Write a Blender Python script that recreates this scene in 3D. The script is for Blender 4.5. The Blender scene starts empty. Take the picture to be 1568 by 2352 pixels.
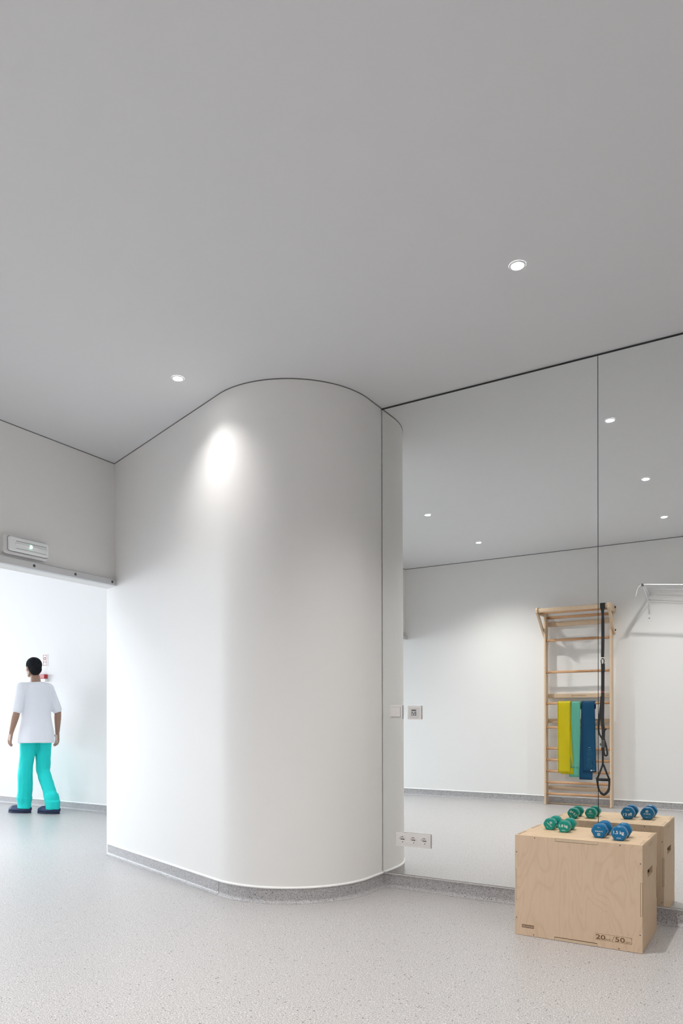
import bpy, bmesh, math, random
from mathutils import Vector, Matrix, noise, Euler
random.seed(7)
PI = math.pi
SC = bpy.context.scene
COL = SC.collection

# ------------------------------------------------------------------ helpers
def V(*a): return Vector(a)
ORG = {}

def put(name, bm, mat, parent=None, loc=None, smooth=False, kind=None):
    """link a bmesh given in world coordinates as ONE mesh object"""
    me = bpy.data.meshes.new(name)
    bm.normal_update()
    bm.to_mesh(me); bm.free()
    return put_mesh(name, me, mat, parent, loc, smooth, kind)

def put_mesh(name, me, mat, parent=None, loc=None, smooth=False, kind=None):
    o = bpy.data.objects.new(name, me)
    COL.objects.link(o)
    if parent is not None:
        org = ORG[parent.name]
        me.transform(Matrix.Translation(-org))
        o.parent = parent
        ORG[o.name] = org
    else:
        org = Vector(loc) if loc is not None else Vector((0, 0, 0))
        me.transform(Matrix.Translation(-org))
        o.location = org
        ORG[o.name] = org
    for m in (mat if isinstance(mat, (list, tuple)) else [mat]):
        me.materials.append(m)
    if smooth:
        for p in me.polygons: p.use_smooth = True
    if kind: o['kind'] = kind
    return o

def thing(name, label, cat, loc, group=None):
    o = bpy.data.objects.new(name, None)
    COL.objects.link(o)
    o.location = loc
    o.empty_display_size = 0.1
    ORG[o.name] = Vector(loc)
    tag(o, label, cat, group)
    return o

def tag(o, label, cat, group=None):
    o['label'] = label; o['category'] = cat
    if group: o['group'] = group
    return o

def nb(): return bmesh.new()

def box(bm, x0, x1, y0, y1, z0, z1, M=None, bev=0.0, seg=2, mi=0):
    t = bmesh.new()
    bmesh.ops.create_cube(t, size=1)
    for v in t.verts:
        v.co = V(x0 + (v.co.x + .5) * (x1 - x0), y0 + (v.co.y + .5) * (y1 - y0), z0 + (v.co.z + .5) * (z1 - z0))
    if bev > 0:
        bmesh.ops.bevel(t, geom=t.edges[:], offset=bev, segments=seg, affect='EDGES', profile=.5)
    if M is not None: bmesh.ops.transform(t, matrix=M, verts=t.verts[:])
    add(bm, t, mi)

def add(bm, t, mi=0):
    mp = {}
    for v in t.verts: mp[v] = bm.verts.new(v.co)
    for f in t.faces:
        try:
            nf = bm.faces.new([mp[v] for v in f.verts]); nf.material_index = mi or f.material_index; nf.smooth = f.smooth
        except ValueError: pass
    t.free()

def prism(bm, poly, z0, z1, mi=0):
    """extrude a plan polygon (x,y) between two heights"""
    lo = [bm.verts.new((p[0], p[1], z0)) for p in poly]
    hi = [bm.verts.new((p[0], p[1], z1)) for p in poly]
    n = len(poly)
    fs = [bm.faces.new(lo[::-1]), bm.faces.new(hi)]
    for i in range(n): fs.append(bm.faces.new((lo[i], lo[(i + 1) % n], hi[(i + 1) % n], hi[i])))
    for f in fs: f.material_index = mi
    return fs

def frame_of(d, up=None):
    d = d.normalized()
    u = up or (V(0, 0, 1) if abs(d.z) < .9 else V(1, 0, 0))
    s = d.cross(u).normalized(); t = s.cross(d).normalized()
    return s, t

def tube(bm, pts, r, n=12, cap=True, sx=1.0, sy=1.0, mi=0, smooth=True, up=None):
    """sweep an ellipse along points; r a number or one per point"""
    pts = [Vector(p) for p in pts]
    rings = []
    for i, p in enumerate(pts):
        a = pts[max(i - 1, 0)]; b = pts[min(i + 1, len(pts) - 1)]
        s, t = frame_of(b - a, up)
        rr = r[i] if isinstance(r, (list, tuple)) else r
        rings.append([bm.verts.new(p + s * (rr * sx * math.cos(2 * PI * k / n)) + t * (rr * sy * math.sin(2 * PI * k / n))) for k in range(n)])
    for i in range(len(rings) - 1):
        for k in range(n):
            f = bm.faces.new((rings[i][k], rings[i][(k + 1) % n], rings[i + 1][(k + 1) % n], rings[i + 1][k]))
            f.smooth = smooth; f.material_index = mi
    if cap:
        f = bm.faces.new(rings[0][::-1]); f.material_index = mi
        f = bm.faces.new(rings[-1]); f.material_index = mi

def ribbon(bm, pts, w, th=.003, nrm=(0, 1, 0), mi=0):
    """flat strap along points, its width square to the path and to nrm"""
    pts = [Vector(p) for p in pts]; nrm = Vector(nrm).normalized()
    rings = []
    for i, p in enumerate(pts):
        d = (pts[min(i + 1, len(pts) - 1)] - pts[max(i - 1, 0)]).normalized()
        nn = (nrm - d * nrm.dot(d))
        if nn.length < 1e-4: nn = V(0, 0, 1)
        nn.normalize()
        s = d.cross(nn).normalized()
        ww = (w[i] if isinstance(w, (list, tuple)) else w) / 2
        rings.append([bm.verts.new(p + s * ww + nn * th / 2), bm.verts.new(p - s * ww + nn * th / 2),
                      bm.verts.new(p - s * ww - nn * th / 2), bm.verts.new(p + s * ww - nn * th / 2)])
    for i in range(len(rings) - 1):
        for k in range(4):
            f = bm.faces.new((rings[i][k], rings[i][(k + 1) % 4], rings[i + 1][(k + 1) % 4], rings[i + 1][k])); f.material_index = mi
    bm.faces.new(rings[0][::-1]); bm.faces.new(rings[-1])

def lathe(bm, prof, n=32, M=None, mi=0, smooth=True):
    """revolve (r,z) profile about z"""
    t = bmesh.new(); rings = []
    for r, z in prof:
        if r < 1e-6: rings.append([t.verts.new((0, 0, z))])
        else: rings.append([t.verts.new((r * math.cos(2 * PI * k / n), r * math.sin(2 * PI * k / n), z)) for k in range(n)])
    for a, b in zip(rings, rings[1:]):
        for k in range(n):
            k2 = (k + 1) % n
            if len(a) == 1 and len(b) == 1: continue
            if len(a) == 1: f = t.faces.new((a[0], b[k2], b[k]))
            elif len(b) == 1: f = t.faces.new((a[k], a[k2], b[0]))
            else: f = t.faces.new((a[k], a[k2], b[k2], b[k]))
            f.smooth = smooth
    bmesh.ops.recalc_face_normals(t, faces=t.faces[:])
    if M is not None: bmesh.ops.transform(t, matrix=M, verts=t.verts[:])
    add(bm, t, mi)

def bez(p0, p1, p2, p3, n=12):
    p0, p1, p2, p3 = map(Vector, (p0, p1, p2, p3)); out = []
    for i in range(n + 1):
        t = i / n
        out.append(p0 * (1 - t) ** 3 + p1 * 3 * t * (1 - t) ** 2 + p2 * 3 * t * t * (1 - t) + p3 * t ** 3)
    return out

def smoothpath(pts, n=6):
    pts = [Vector(p) for p in pts]; out = []
    P = [pts[0]] + pts + [pts[-1]]
    for i in range(1, len(P) - 2):
        a, b, c, d = P[i - 1], P[i], P[i + 1], P[i + 2]
        for k in range(n):
            t = k / n
            out.append(.5 * ((2 * b) + (c - a) * t + (2 * a - 5 * b + 4 * c - d) * t * t + (3 * b - a - 3 * c + d) * t ** 3))
    out.append(pts[-1])
    return out

def basis(o, ex, ey):
    ex = Vector(ex).normalized(); ey = Vector(ey).normalized(); ez = ex.cross(ey)
    return Matrix(((ex.x, ey.x, ez.x, o[0]), (ex.y, ey.y, ez.y, o[1]), (ex.z, ey.z, ez.z, o[2]), (0, 0, 0, 1)))

def text(bm, s, height, M, width=None, th=.0004, off=0.0, mi=0, align='CENTER'):
    """letters lying in M's xy plane, standing th proud of it; height = cap height"""
    cu = bpy.data.curves.new('tmp', 'FONT'); cu.body = s; cu.size = 1; cu.align_x = align
    cu.extrude = .5; cu.resolution_u = 3; cu.offset = off
    o = bpy.data.objects.new('tmp', cu); COL.objects.link(o)
    dg = bpy.context.evaluated_depsgraph_get()
    me = bpy.data.meshes.new_from_object(o.evaluated_get(dg))
    t = bmesh.new(); t.from_mesh(me)
    xs = [v.co.x for v in t.verts]
    k = height / .69
    kx = k if width is None else width / (max(xs) - min(xs))
    x0 = 0
    if width is not None and align == 'CENTER': x0 = (max(xs) + min(xs)) / 2
    for v in t.verts: v.co = V((v.co.x - x0) * kx, v.co.y * k, (v.co.z + .5) * th)
    for f in t.faces: f.smooth = False
    bmesh.ops.transform(t, matrix=M, verts=t.verts[:])
    add(bm, t, mi)
    bpy.data.objects.remove(o); bpy.data.curves.remove(cu); bpy.data.meshes.remove(me)

# ------------------------------------------------------------------ materials
def mat(name, col, rough=.5, metal=0.0, spec=.5, emit=None, es=0.0, coat=0.0, alpha=None, trans=0.0, bump=None):
    m = bpy.data.materials.new(name); m.use_nodes = True
    b = m.node_tree.nodes['Principled BSDF']
    b.inputs['Base Color'].default_value = (*col, 1)
    b.inputs['Roughness'].default_value = rough
    b.inputs['Metallic'].default_value = metal
    b.inputs['Specular IOR Level'].default_value = spec
    b.inputs['Coat Weight'].default_value = coat
    b.inputs['Transmission Weight'].default_value = trans
    if emit: b.inputs['Emission Color'].default_value = (*emit, 1); b.inputs['Emission Strength'].default_value = es
    if bump:
        nt = m.node_tree; tc = nt.nodes.new('ShaderNodeTexCoord'); nz = nt.nodes.new('ShaderNodeTexNoise'); bp = nt.nodes.new('ShaderNodeBump')
        nz.inputs['Scale'].default_value = bump[0]; bp.inputs['Strength'].default_value = bump[1]; bp.inputs['Distance'].default_value = bump[2]
        nt.links.new(tc.outputs['Object'], nz.inputs['Vector']); nt.links.new(nz.outputs['Fac'], bp.inputs['Height']); nt.links.new(bp.outputs['Normal'], b.inputs['Normal'])
    return m

def vinyl(name, base, dark, light, rough):
    """speckled safety vinyl: mottled base, pale flecks, sparse dark chips"""
    m = mat(name, base, rough, spec=.45); nt = m.node_tree; N = nt.nodes.new; L = nt.links.new
    b = nt.nodes['Principled BSDF']; geo = N('ShaderNodeNewGeometry')
    n1 = N('ShaderNodeTexNoise'); n1.inputs['Scale'].default_value = 190; n1.inputs['Detail'].default_value = 3
    r1 = N('ShaderNodeValToRGB'); r1.color_ramp.elements[0].position = .36; r1.color_ramp.elements[1].position = .66
    r1.color_ramp.elements[0].color = (base[0] * .64, base[1] * .64, base[2] * .64, 1); r1.color_ramp.elements[1].color = (*light, 1)
    e = r1.color_ramp.elements.new(.5); e.color = (*base, 1)
    L(geo.outputs['Position'], n1.inputs['Vector']); L(n1.outputs['Fac'], r1.inputs['Fac'])
    prev = r1.outputs['Color']
    for sc, thr, sel, col in ((85, .17, .20, dark), (150, .2, .24, tuple(c * 2.6 for c in dark)), (120, .2, .22, tuple(min(1, c * 1.12) for c in light))):
        vo = N('ShaderNodeTexVoronoi'); vo.inputs['Scale'].default_value = sc; vo.inputs['Randomness'].default_value = 1
        mp = N('ShaderNodeMapping'); mp.inputs['Location'].default_value = (sc * .013, sc * .07, .3); mp.inputs['Rotation'].default_value = (0, 0, sc * .11)
        L(geo.outputs['Position'], mp.inputs['Vector']); L(mp.outputs['Vector'], vo.inputs['Vector'])
        lt = N('ShaderNodeMath'); lt.operation = 'LESS_THAN'; lt.inputs[1].default_value = thr
        sp = N('ShaderNodeSeparateColor'); L(vo.outputs['Color'], sp.inputs[0])
        l2 = N('ShaderNodeMath'); l2.operation = 'LESS_THAN'; l2.inputs[1].default_value = sel; L(sp.outputs[0], l2.inputs[0])
        # chips of uneven size
        md = N('ShaderNodeMath'); md.operation = 'MULTIPLY'; L(sp.outputs[1], md.inputs[0]); md.inputs[1].default_value = .3
        sb = N('ShaderNodeMath'); sb.operation = 'ADD'; L(vo.outputs['Distance'], sb.inputs[0]); L(md.outputs[0], sb.inputs[1])
        ml = N('ShaderNodeMath'); ml.operation = 'LESS_THAN'; ml.inputs[1].default_value = thr + .15; L(sb.outputs[0], ml.inputs[0])
        aa = N('ShaderNodeMath'); aa.operation = 'MULTIPLY'; L(ml.outputs[0], aa.inputs[0]); L(l2.outputs[0], aa.inputs[1])
        mx = N('ShaderNodeMix'); mx.data_type = 'RGBA'; L(aa.outputs[0], mx.inputs['Factor']); L(prev, mx.inputs['A']); mx.inputs['B'].default_value = (*col, 1)
        prev = mx.outputs['Result']
    L(prev, b.inputs['Base Color'])
    return m

def wood(name, c1, c2, axis='Z', scale=1.0, rough=.55, swirl=1.0, c3=None):
    m = mat(name, c1, rough, spec=.35); nt = m.node_tree; N = nt.nodes.new; L = nt.links.new
    b = nt.nodes['Principled BSDF']; tc = N('ShaderNodeTexCoord'); mp = N('ShaderNodeMapping')
    s = [7 * scale] * 3; s['XYZ'.index(axis)] = 1.5 * scale
    mp.inputs['Scale'].default_value = s; L(tc.outputs['Object'], mp.inputs['Vector'])
    n1 = N('ShaderNodeTexNoise'); n1.inputs['Scale'].default_value = .9; n1.inputs['Detail'].default_value = 2; n1.inputs['Distortion'].default_value = .6 * swirl
    L(mp.outputs['Vector'], n1.inputs['Vector'])
    mu = N('ShaderNodeMath'); mu.operation = 'MULTIPLY'; mu.inputs[1].default_value = 95; L(n1.outputs['Fac'], mu.inputs[0])
    sn = N('ShaderNodeMath'); sn.operation = 'SINE'; L(mu.outputs[0], sn.inputs[0])
    mr = N('ShaderNodeMapRange'); mr.inputs[1].default_value = -1; mr.inputs[2].default_value = 1; L(sn.outputs[0], mr.inputs[0])
    pw = N('ShaderNodeMath'); pw.operation = 'POWER'; pw.inputs[1].default_value = 5; L(mr.outputs[0], pw.inputs[0])
    n2 = N('ShaderNodeTexNoise'); n2.inputs['Scale'].default_value = 9; n2.inputs['Detail'].default_value = 5; L(mp.outputs['Vector'], n2.inputs['Vector'])
    ad = N('ShaderNodeMath'); ad.operation = 'MULTIPLY_ADD'; L(pw.outputs[0], ad.inputs[0]); ad.inputs[1].default_value = .38
    sc2 = N('ShaderNodeMath'); sc2.operation = 'MULTIPLY'; sc2.inputs[1].default_value = .62; L(n2.outputs['Fac'], sc2.inputs[0]); L(sc2.outputs[0], ad.inputs[2])
    mx = N('ShaderNodeMix'); mx.data_type = 'RGBA'; L(ad.outputs[0], mx.inputs['Factor']); mx.inputs['A'].default_value = (*c1, 1); mx.inputs['B'].default_value = (*c2, 1)
    L(mx.outputs['Result'], b.inputs['Base Color'])
    return m

def plyedge(name, axis, period, a, c):
    m = mat(name, a, .6, spec=.3); nt = m.node_tree; N = nt.nodes.new; L = nt.links.new
    b = nt.nodes['Principled BSDF']; tc = N('ShaderNodeTexCoord'); sp = N('ShaderNodeSeparateXYZ'); L(tc.outputs['Object'], sp.inputs[0])
    mu = N('ShaderNodeMath'); mu.operation = 'MULTIPLY'; mu.inputs[1].default_value = 2 * PI / period; L(sp.outputs['XYZ'.index(axis)], mu.inputs[0])
    sn = N('ShaderNodeMath'); sn.operation = 'SINE'; L(mu.outputs[0], sn.inputs[0])
    gt = N('ShaderNodeMapRange'); gt.inputs[1].default_value = .2; gt.inputs[2].default_value = .7; L(sn.outputs[0], gt.inputs[0])
    mx = N('ShaderNodeMix'); mx.data_type = 'RGBA'; L(gt.outputs[0], mx.inputs['Factor']); mx.inputs['A'].default_value = (*a, 1); mx.inputs['B'].default_value = (*c, 1)
    L(mx.outputs['Result'], b.inputs['Base Color'])
    return m

WALLC = (.80, .795, .785)
M_wall = mat('wall paint', WALLC, .55, spec=.3, bump=(180, .04, .002))
M_ceil = mat('ceiling paint', (.71, .715, .73), .8, spec=.15, bump=(220, .05, .002))
M_floor = vinyl('speckled vinyl floor', (.44, .425, .42), (.07, .065, .065), (.64, .625, .62), .36)
M_skirt = vinyl('speckled vinyl skirting', (.40, .39, .395), (.07, .065, .065), (.55, .54, .545), .4)
M_cap = mat('white skirting cap', (.86, .86, .85), .35)
M_gap = mat('painted gap shade black', (.035, .035, .037), .6)
M_gapw = mat('gap shade and fitting grey', (.16, .16, .16), .7)
M_seam = mat('vinyl weld', (.22, .22, .23), .6)
M_mirror = mat('silvered glass', (.93, .945, .935), 0.0, metal=1.0)
M_back = mat('mirror backing', (.03, .03, .03), .7)
M_alu = mat('brushed aluminium', (.66, .66, .67), .42, metal=.55)
M_steel = mat('dark steel screw', (.12, .12, .12), .4, metal=.8)
M_zinc = mat('zinc screw', (.55, .57, .6), .35, metal=.9)
M_plast = mat('white plastic', (.80, .78, .77), .32)
M_plastg = mat('grey white plastic', (.70, .70, .70), .35)
M_hole = mat('dark opening', (.015, .015, .015), .6)
M_lens = mat('clear ribbed cover', (.86, .88, .88), .12, coat=.6, spec=.7)
M_tube = mat('tube lamp off', (.9, .92, .92), .15, coat=.5)
M_green = mat('green indicator', (.5, 1, .75), .3, emit=(.45, 1, .7), es=1.6)
M_lamp = mat('downlight diffuser', (1, 1, 1), .4, emit=(1, .97, .93), es=14)
M_red = mat('red plastic', (.42, .035, .04), .35)
M_signw = mat('sign white', (.85, .85, .84), .4)
M_signr = mat('sign red ink', (.33, .05, .07), .5)
M_grey = mat('grey ink', (.42, .42, .42), .5)
M_ply = wood('birch plywood face', (.71, .54, .385), (.60, .43, .29), 'Z', 1.0)
M_plytop = wood('birch plywood top', (.72, .54, .36), (.60, .43, .27), 'X', 1.2)
M_plyside = wood('birch plywood side', (.68, .51, .335), (.55, .39, .24), 'Z', 1.5)
M_edgeH = plyedge('plywood edge lying', 'Z', .0062, (.74, .61, .45), (.40, .25, .14))
M_edgeV = plyedge('plywood edge upright', 'X', .0062, (.74, .61, .45), (.40, .25, .14))
M_burn = mat('burnt cut line', (.16, .075, .035), .7)
M_beech = wood('pale pine', (.72, .565, .41), (.60, .44, .29), 'Z', 2.0)
M_board = wood('pale pine board', (.68, .53, .38), (.55, .40, .26), 'X', 2.0)
M_rung = wood('orange beech rung', (.60, .36, .20), (.46, .25, .12), 'X', 2.5, rough=.4)
M_blackweb = mat('black webbing', (.012, .012, .013), .65)
M_foam = mat('black foam grip', (.018, .018, .02), .8)
M_redtag = mat('red stitching', (.45, .05, .05), .6)
M_yellow = mat('yellow latex', (.84, .74, .002), .38, coat=.15)
M_teal = mat('mint latex', (.20, .66, .50), .42)
M_blue = mat('blue latex', (.006, .105, .24), .4)
M_print = mat('pale blue print', (.10, .35, .50), .5)
M_printw = mat('white print', (.80, .84, .84), .5)
M_dbg = mat('green vinyl coat', (.0, .27, .215), .32, spec=.4, coat=.12)
M_dbb = mat('blue vinyl coat', (.0, .145, .335), .32, spec=.4, coat=.12)
M_whitemetal = mat('white painted steel', (.78, .79, .81), .35)
M_cord = mat('white cord', (.8, .8, .8), .6)
M_wire = mat('grey wire', (.38, .38, .37), .5)
M_skin = mat('skin', (.34, .20, .14), .5)
M_hair = mat('dark hair', (.012, .013, .016), .9, spec=.15, bump=(160, .5, .01))
M_tunic = mat('white scrub cotton', (.80, .81, .86), .85, bump=(300, .2, .002))
M_trous = mat('turquoise scrub cotton', (.005, .62, .58), .8, bump=(300, .2, .002))
M_clog = mat('navy rubber clog', (.016, .035, .10), .5)
M_sole = mat('navy sole', (.008, .015, .05), .6)
M_win = mat('window frame white', (.8, .8, .8), .4)

# ------------------------------------------------------------------ the room
ZC = 3.082            # ceiling height
YB = -0.68            # wall behind the camera
XR = 4.05             # wall on the right, out of frame
YM = 4.137            # mirror wall
YCOR = 5.705          # far wall of the corridor
XL = -15.0            # window wall at the corridor's end
def xdoor(y): return -4.44 - .045 * (y - YB) / (3.95 - YB)      # face of the wall over the opening

# plan of the curved wall: straight run, quarter-and-a-bit round, straight into the mirror wall
R = .57; CXc, CYc = -2.222 - R, 3.955; A0 = math.radians(18.6)
curve = []
tp = V(CXc - R * math.sin(A0), CYc - R * math.cos(A0))
run = -4.605 - tp.x
curve.append((-4.605, tp.y - run * math.tan(A0)))
N = 216
for i in range(N + 1):
    a = -A0 + (PI / 2 + A0) * i / N
    curve.append((CXc + R * math.sin(a), CYc - R * math.cos(a)))
curve.append((-2.222, 4.150))

def outset(path, d):
    """offset an open plan path to its right-hand (room) side"""
    out = []
    for i, p in enumerate(path):
        a = Vector(path[max(i - 1, 0)]); b = Vector(path[min(i + 1, len(path) - 1)])
        t = (b - a).normalized(); n = V(t.y, -t.x)
        out.append((p[0] + n.x * d, p[1] + n.y * d))
    return out

def sweep_profile(bm, path, prof, smooth=False):
    """prof: (distance out from wall, z) polyline closed; swept along plan path"""
    rings = []
    for i, p in enumerate(path):
        a = Vector(path[max(i - 1, 0)]); b = Vector(path[min(i + 1, len(path) - 1)])
        t = (b - a).normalized(); n = V(t.y, -t.x)
        rings.append([bm.verts.new((p[0] + n.x * d, p[1] + n.y * d, z)) for d, z in prof])
    m = len(prof)
    for i in range(len(rings) - 1):
        for k in range(m):
            f = bm.faces.new((rings[i][k], rings[i][(k + 1) % m], rings[i + 1][(k + 1) % m], rings[i + 1][k])); f.smooth = smooth
    bm.faces.new(rings[0][::-1]); bm.faces.new(rings[-1])
    bmesh.ops.recalc_face_normals(bm, faces=bm.faces[:])

def struct(name, bm, m, smooth=False): return put(name, bm, m, kind='structure', smooth=smooth)

bm = nb(); box(bm, XL - .2, XR + .2, YB - .2, YCOR + .2, -.12, 0); struct('floor', bm, M_floor)
bm = nb(); box(bm, XL - .2, XR + .2, YB - .2, YCOR + .2, ZC, ZC + .12); struct('ceiling', bm, M_ceil)
# curved wall block
bm = nb()
poly = [(-4.63, curve[0][1] + .008)] + curve + [(-2.222, 4.35), (-2.222, YCOR + .1), (-4.63, YCOR + .1)]
prism(bm, poly, 0, ZC)
bmesh.ops.recalc_face_normals(bm, faces=bm.faces[:])
o = struct('wall_curved', bm, M_wall)
bm = nb(); box(bm, -2.222, XR + .1, 4.150, 4.35, 0, ZC); struct('wall_front', bm, M_wall)
bm = nb(); box(bm, XL - .1, XR + .1, YB - .2, YB, 0, ZC); struct('wall_back', bm, M_wall)
bm = nb(); box(bm, XR, XR + .2, YB, 4.15, 0, ZC); struct('wall_right', bm, M_wall)
bm = nb(); box(bm, XL - .1, -4.63, YCOR, YCOR + .2, 0, ZC); struct('wall_corridor', bm, M_wall)
# wall over the wide opening
bm = nb(); prism(bm, [(xdoor(YB), YB), (xdoor(3.97), 3.962), (xdoor(3.97) - .13, 4.006), (xdoor(YB) - .13, YB)], 2.118, ZC)
bmesh.ops.recalc_face_normals(bm, faces=bm.faces[:])
struct('wall_left', bm, M_wall)
# window wall at the corridor's end, one wide window
wy0, wy1, wz0, wz1 = -.5, 5.5, .1, 2.95
bm = nb()
box(bm, XL - .2, XL, YB, YCOR, 0, wz0); box(bm, XL - .2, XL, YB, YCOR, wz1, ZC)
box(bm, XL - .2, XL, YB, wy0, wz0, wz1); box(bm, XL - .2, XL, wy1, YCOR, wz0, wz1)
struct('wall_window', bm, M_wall)
bm = nb()
for k in range(5):
    y = wy0 + (wy1 - wy0 - .05) * k / 4; box(bm, XL - .12, XL - .05, y, y + .05, wz0, wz1)
box(bm, XL - .12, XL - .05, wy0, wy1, wz0, wz0 + .05); box(bm, XL - .12, XL - .05, wy0, wy1, wz1 - .05, wz1)
struct('window_1', bm, M_win)

# coved skirting and its white cap
def cove(d=.004, h=.088, r=.022):
    pr = [(0.0, 0.0), (d + r, 0.0), (d + r, .0015)]
    for k in range(1, 7):
        a = PI / 2 * k / 6
        pr.append((d + r - r * math.sin(a), .0015 + r - r * math.cos(a)))
    pr += [(d, h), (0.0, h)]
    return pr
capp = [(0, .0855), (.008, .0855), (.008, .092), (.004, .0970), (0, .0970)]
def skirting(name, tname, path):
    bm = nb(); sweep_profile(bm, path, cove()); o = struct(name, bm, M_skirt)
    bm = nb(); sweep_profile(bm, path, capp); struct(tname, bm, M_cap)
    return o
bc = skirting('baseboard_curved', 'trim_1', curve[:-1] + [(-2.222, 4.150)])
skirting('baseboard_front', 'trim_2', [(-2.222 + .004, 4.150), (XR, 4.150)])
skirting('baseboard_back', 'trim_3', [(XR, YB), (XL, YB)])
skirting('baseboard_corridor', 'trim_4', [(XL, YCOR), (-4.63, YCOR)])
skirting('baseboard_right', 'trim_5', [(XR, 4.15), (XR, YB)])
# weld line on the curved skirting, where the roll of vinyl ends
bm = nb()
s, q = curve[2]; t = V(math.cos(-A0), math.sin(-A0)); n = V(t.y, -t.x)
pr = cove()
for (d1, z1), (d2, z2) in zip(pr[1:-2], pr[2:-1]):
    a = V(s + n.x * (d1 + .0006), q + n.y * (d1 + .0006), z1); b = V(s + n.x * (d2 + .0006), q + n.y * (d2 + .0006), z2)
    tube(bm, [a, b], .0012, 6)
put('weld_seam', bm, M_seam, parent=bc)
# raised dark strip: shade of the wall-ceiling gap put into its colour
def shade_strip(tname, path, h=.006, m=M_gapw, d=.0015):
    bm = nb(); sweep_profile(bm, path, [(0, ZC - h), (d, ZC - h), (d, ZC), (0, ZC)]); struct(tname, bm, m)
shade_strip('trim_6', curve[:-1] + [(-2.222, 4.150)])
shade_strip('trim_7', [(-2.222, 4.150), (XR, 4.150)], .013, M_gap, .024)
shade_strip('trim_8', [(XR, YB), (xdoor(YB), YB)], .008)
shade_strip('trim_9', [(xdoor(YB), YB), (xdoor(3.96), 3.95)])

# ------------------------------------------------------------------ mirrors
TILT = .0045
def mirror(x0, x1, label):
    t = thing('wall_mirror', label, 'mirror', ((x0 + x1) / 2, 4.14, .0965), 'full height mirror panels on the wall')
    z0, z1 = .0975, ZC - .013
    def P(z, y): return y - (z - 1.1) * TILT
    bm = nb()
    vs = []
    for y in (4.130, 4.135):
        for (x, z) in ((x0, z0), (x1, z0), (x1, z1), (x0, z1)): vs.append(bm.verts.new((x, P(z, y), z)))
    for f in ((0, 1, 2, 3), (7, 6, 5, 4), (0, 4, 5, 1), (1, 5, 6, 2), (2, 6, 7, 3), (3, 7, 4, 0)): bm.faces.new([vs[i] for i in f])
    bmesh.ops.recalc_face_normals(bm, faces=bm.faces[:])
    put('glass', bm, M_mirror, t)
    bm = nb(); vs = []
    for (x, z) in ((x0 - .001, z0), (x1 + .001, z0), (x1 + .001, z1), (x0 - .001, z1)):
        vs.append(bm.verts.new((x, P(z, 4.1352), z)))
    for (x, z) in ((x0 - .001, z0), (x1 + .001, z0), (x1 + .001, z1), (x0 - .001, z1)):
        vs.append(bm.verts.new((x, 4.1498, z)))
    for f in ((0, 1, 2, 3), (7, 6, 5, 4), (0, 4, 5, 1), (1, 5, 6, 2), (2, 6, 7, 3), (3, 7, 4, 0)): bm.faces.new([vs[i] for i in f])
    bmesh.ops.recalc_face_normals(bm, faces=bm.faces[:])
    put('backing_board', bm, M_back, t)
mirror(-2.2165, -.8805, 'tall frameless mirror panel beside the curved white wall')
mirror(-.8770, .4600, 'tall frameless mirror panel right of the vertical seam, cut by the picture edge')

# ------------------------------------------------------------------ switch, controller, sockets on the mirror
def ypl(z): return 4.130 - (z - 1.1) * TILT
def gridbox(bm, xs, zs, y0, y1, holes):
    for i in range(len(xs) - 1):
        for j in range(len(zs) - 1):
            if (i, j) not in holes: box(bm, xs[i], xs[i + 1], y0, y1, zs[j], zs[j + 1])
    bmesh.ops.remove_doubles(bm, verts=bm.verts[:], dist=1e-5)
    seen = {}
    for f in bm.faces: seen.setdefault(tuple(round(c, 4) for c in f.calc_center_median()), []).append(f)
    kill = [f for fs in seen.values() if len(fs) > 1 for f in fs]
    if kill: bmesh.ops.delete(bm, geom=kill, context='FACES_ONLY')
    bmesh.ops.recalc_face_normals(bm, faces=bm.faces[:])
def plate(t, x0, x1, z0, z1, holes=None):
    y = ypl((z0 + z1) / 2)
    bm = nb(); box(bm, x0 + .007, x1 - .007, y - .0055, y - .0003, z0 + .007, z1 - .007); put('shade_spacer', bm, M_hole, t)  # near-black spacer: shade of the gap behind the plate put into its colour
    bm = nb()
    if holes:
        xs = [x0] + [v for h in holes for v in h] + [x1]; zc = (z0 + z1) / 2
        gridbox(bm, xs, [z0, zc - .0283, zc + .0283, z1], y - .0125, y - .0055, {(2 * k + 1, 1) for k in range(len(holes))})
    else: box(bm, x0, x1, y - .0125, y - .0055, z0, z1, bev=.0012)
    put('frame', bm, M_plast, t)
    return y - .0125
x0, x1, z0, z1 = -2.160, -2.071, 1.082, 1.169
t = thing('light_switch', 'white double rocker light switch set on the mirror edge', 'light switch', ((x0 + x1) / 2, ypl(1.1), z0))
yf = plate(t, x0, x1, z0, z1)
bm = nb(); box(bm, x0 + .0105, x1 - .0105, yf - .0002, yf + .003, z0 + .0105, z1 - .0105); put('insert', bm, M_gapw, t)
for k in range(2):
    xa = x0 + .0115 + k * .0332
    bm = nb()
    box(bm, xa, xa + .0322, yf - .0045, yf - .0003, z0 + .013, z1 - .0115, bev=.0008)
    put('rocker', bm, M_plast, t)
x0, x1, z0, z1 = -2.032, -1.940, 1.079, 1.164
t = thing('wall_controller', 'square white keypad controller with small black display, on the mirror', 'controller', ((x0 + x1) / 2, ypl(1.1), z0))
yf = plate(t, x0, x1, z0, z1)
bm = nb(); box(bm, x0 + .012, x1 - .012, yf - .002, yf - .0002, z0 + .012, z1 - .012, bev=.0008); put('keypad_face', bm, M_plastg, t)
xc = (x0 + x1) / 2 - .003; yf -= .002
bm = nb(); box(bm, xc - .016, xc + .016, yf - .001, yf, z1 - .031, z1 - .025); put('display', bm, M_hole, t)
rows = [[(-.016, -.004), (.004, .018)], [(-.016, -.010), (-.005, .004), (.008, .018)], [(-.016, -.010), (-.005, .004), (.008, .018)]]
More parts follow.
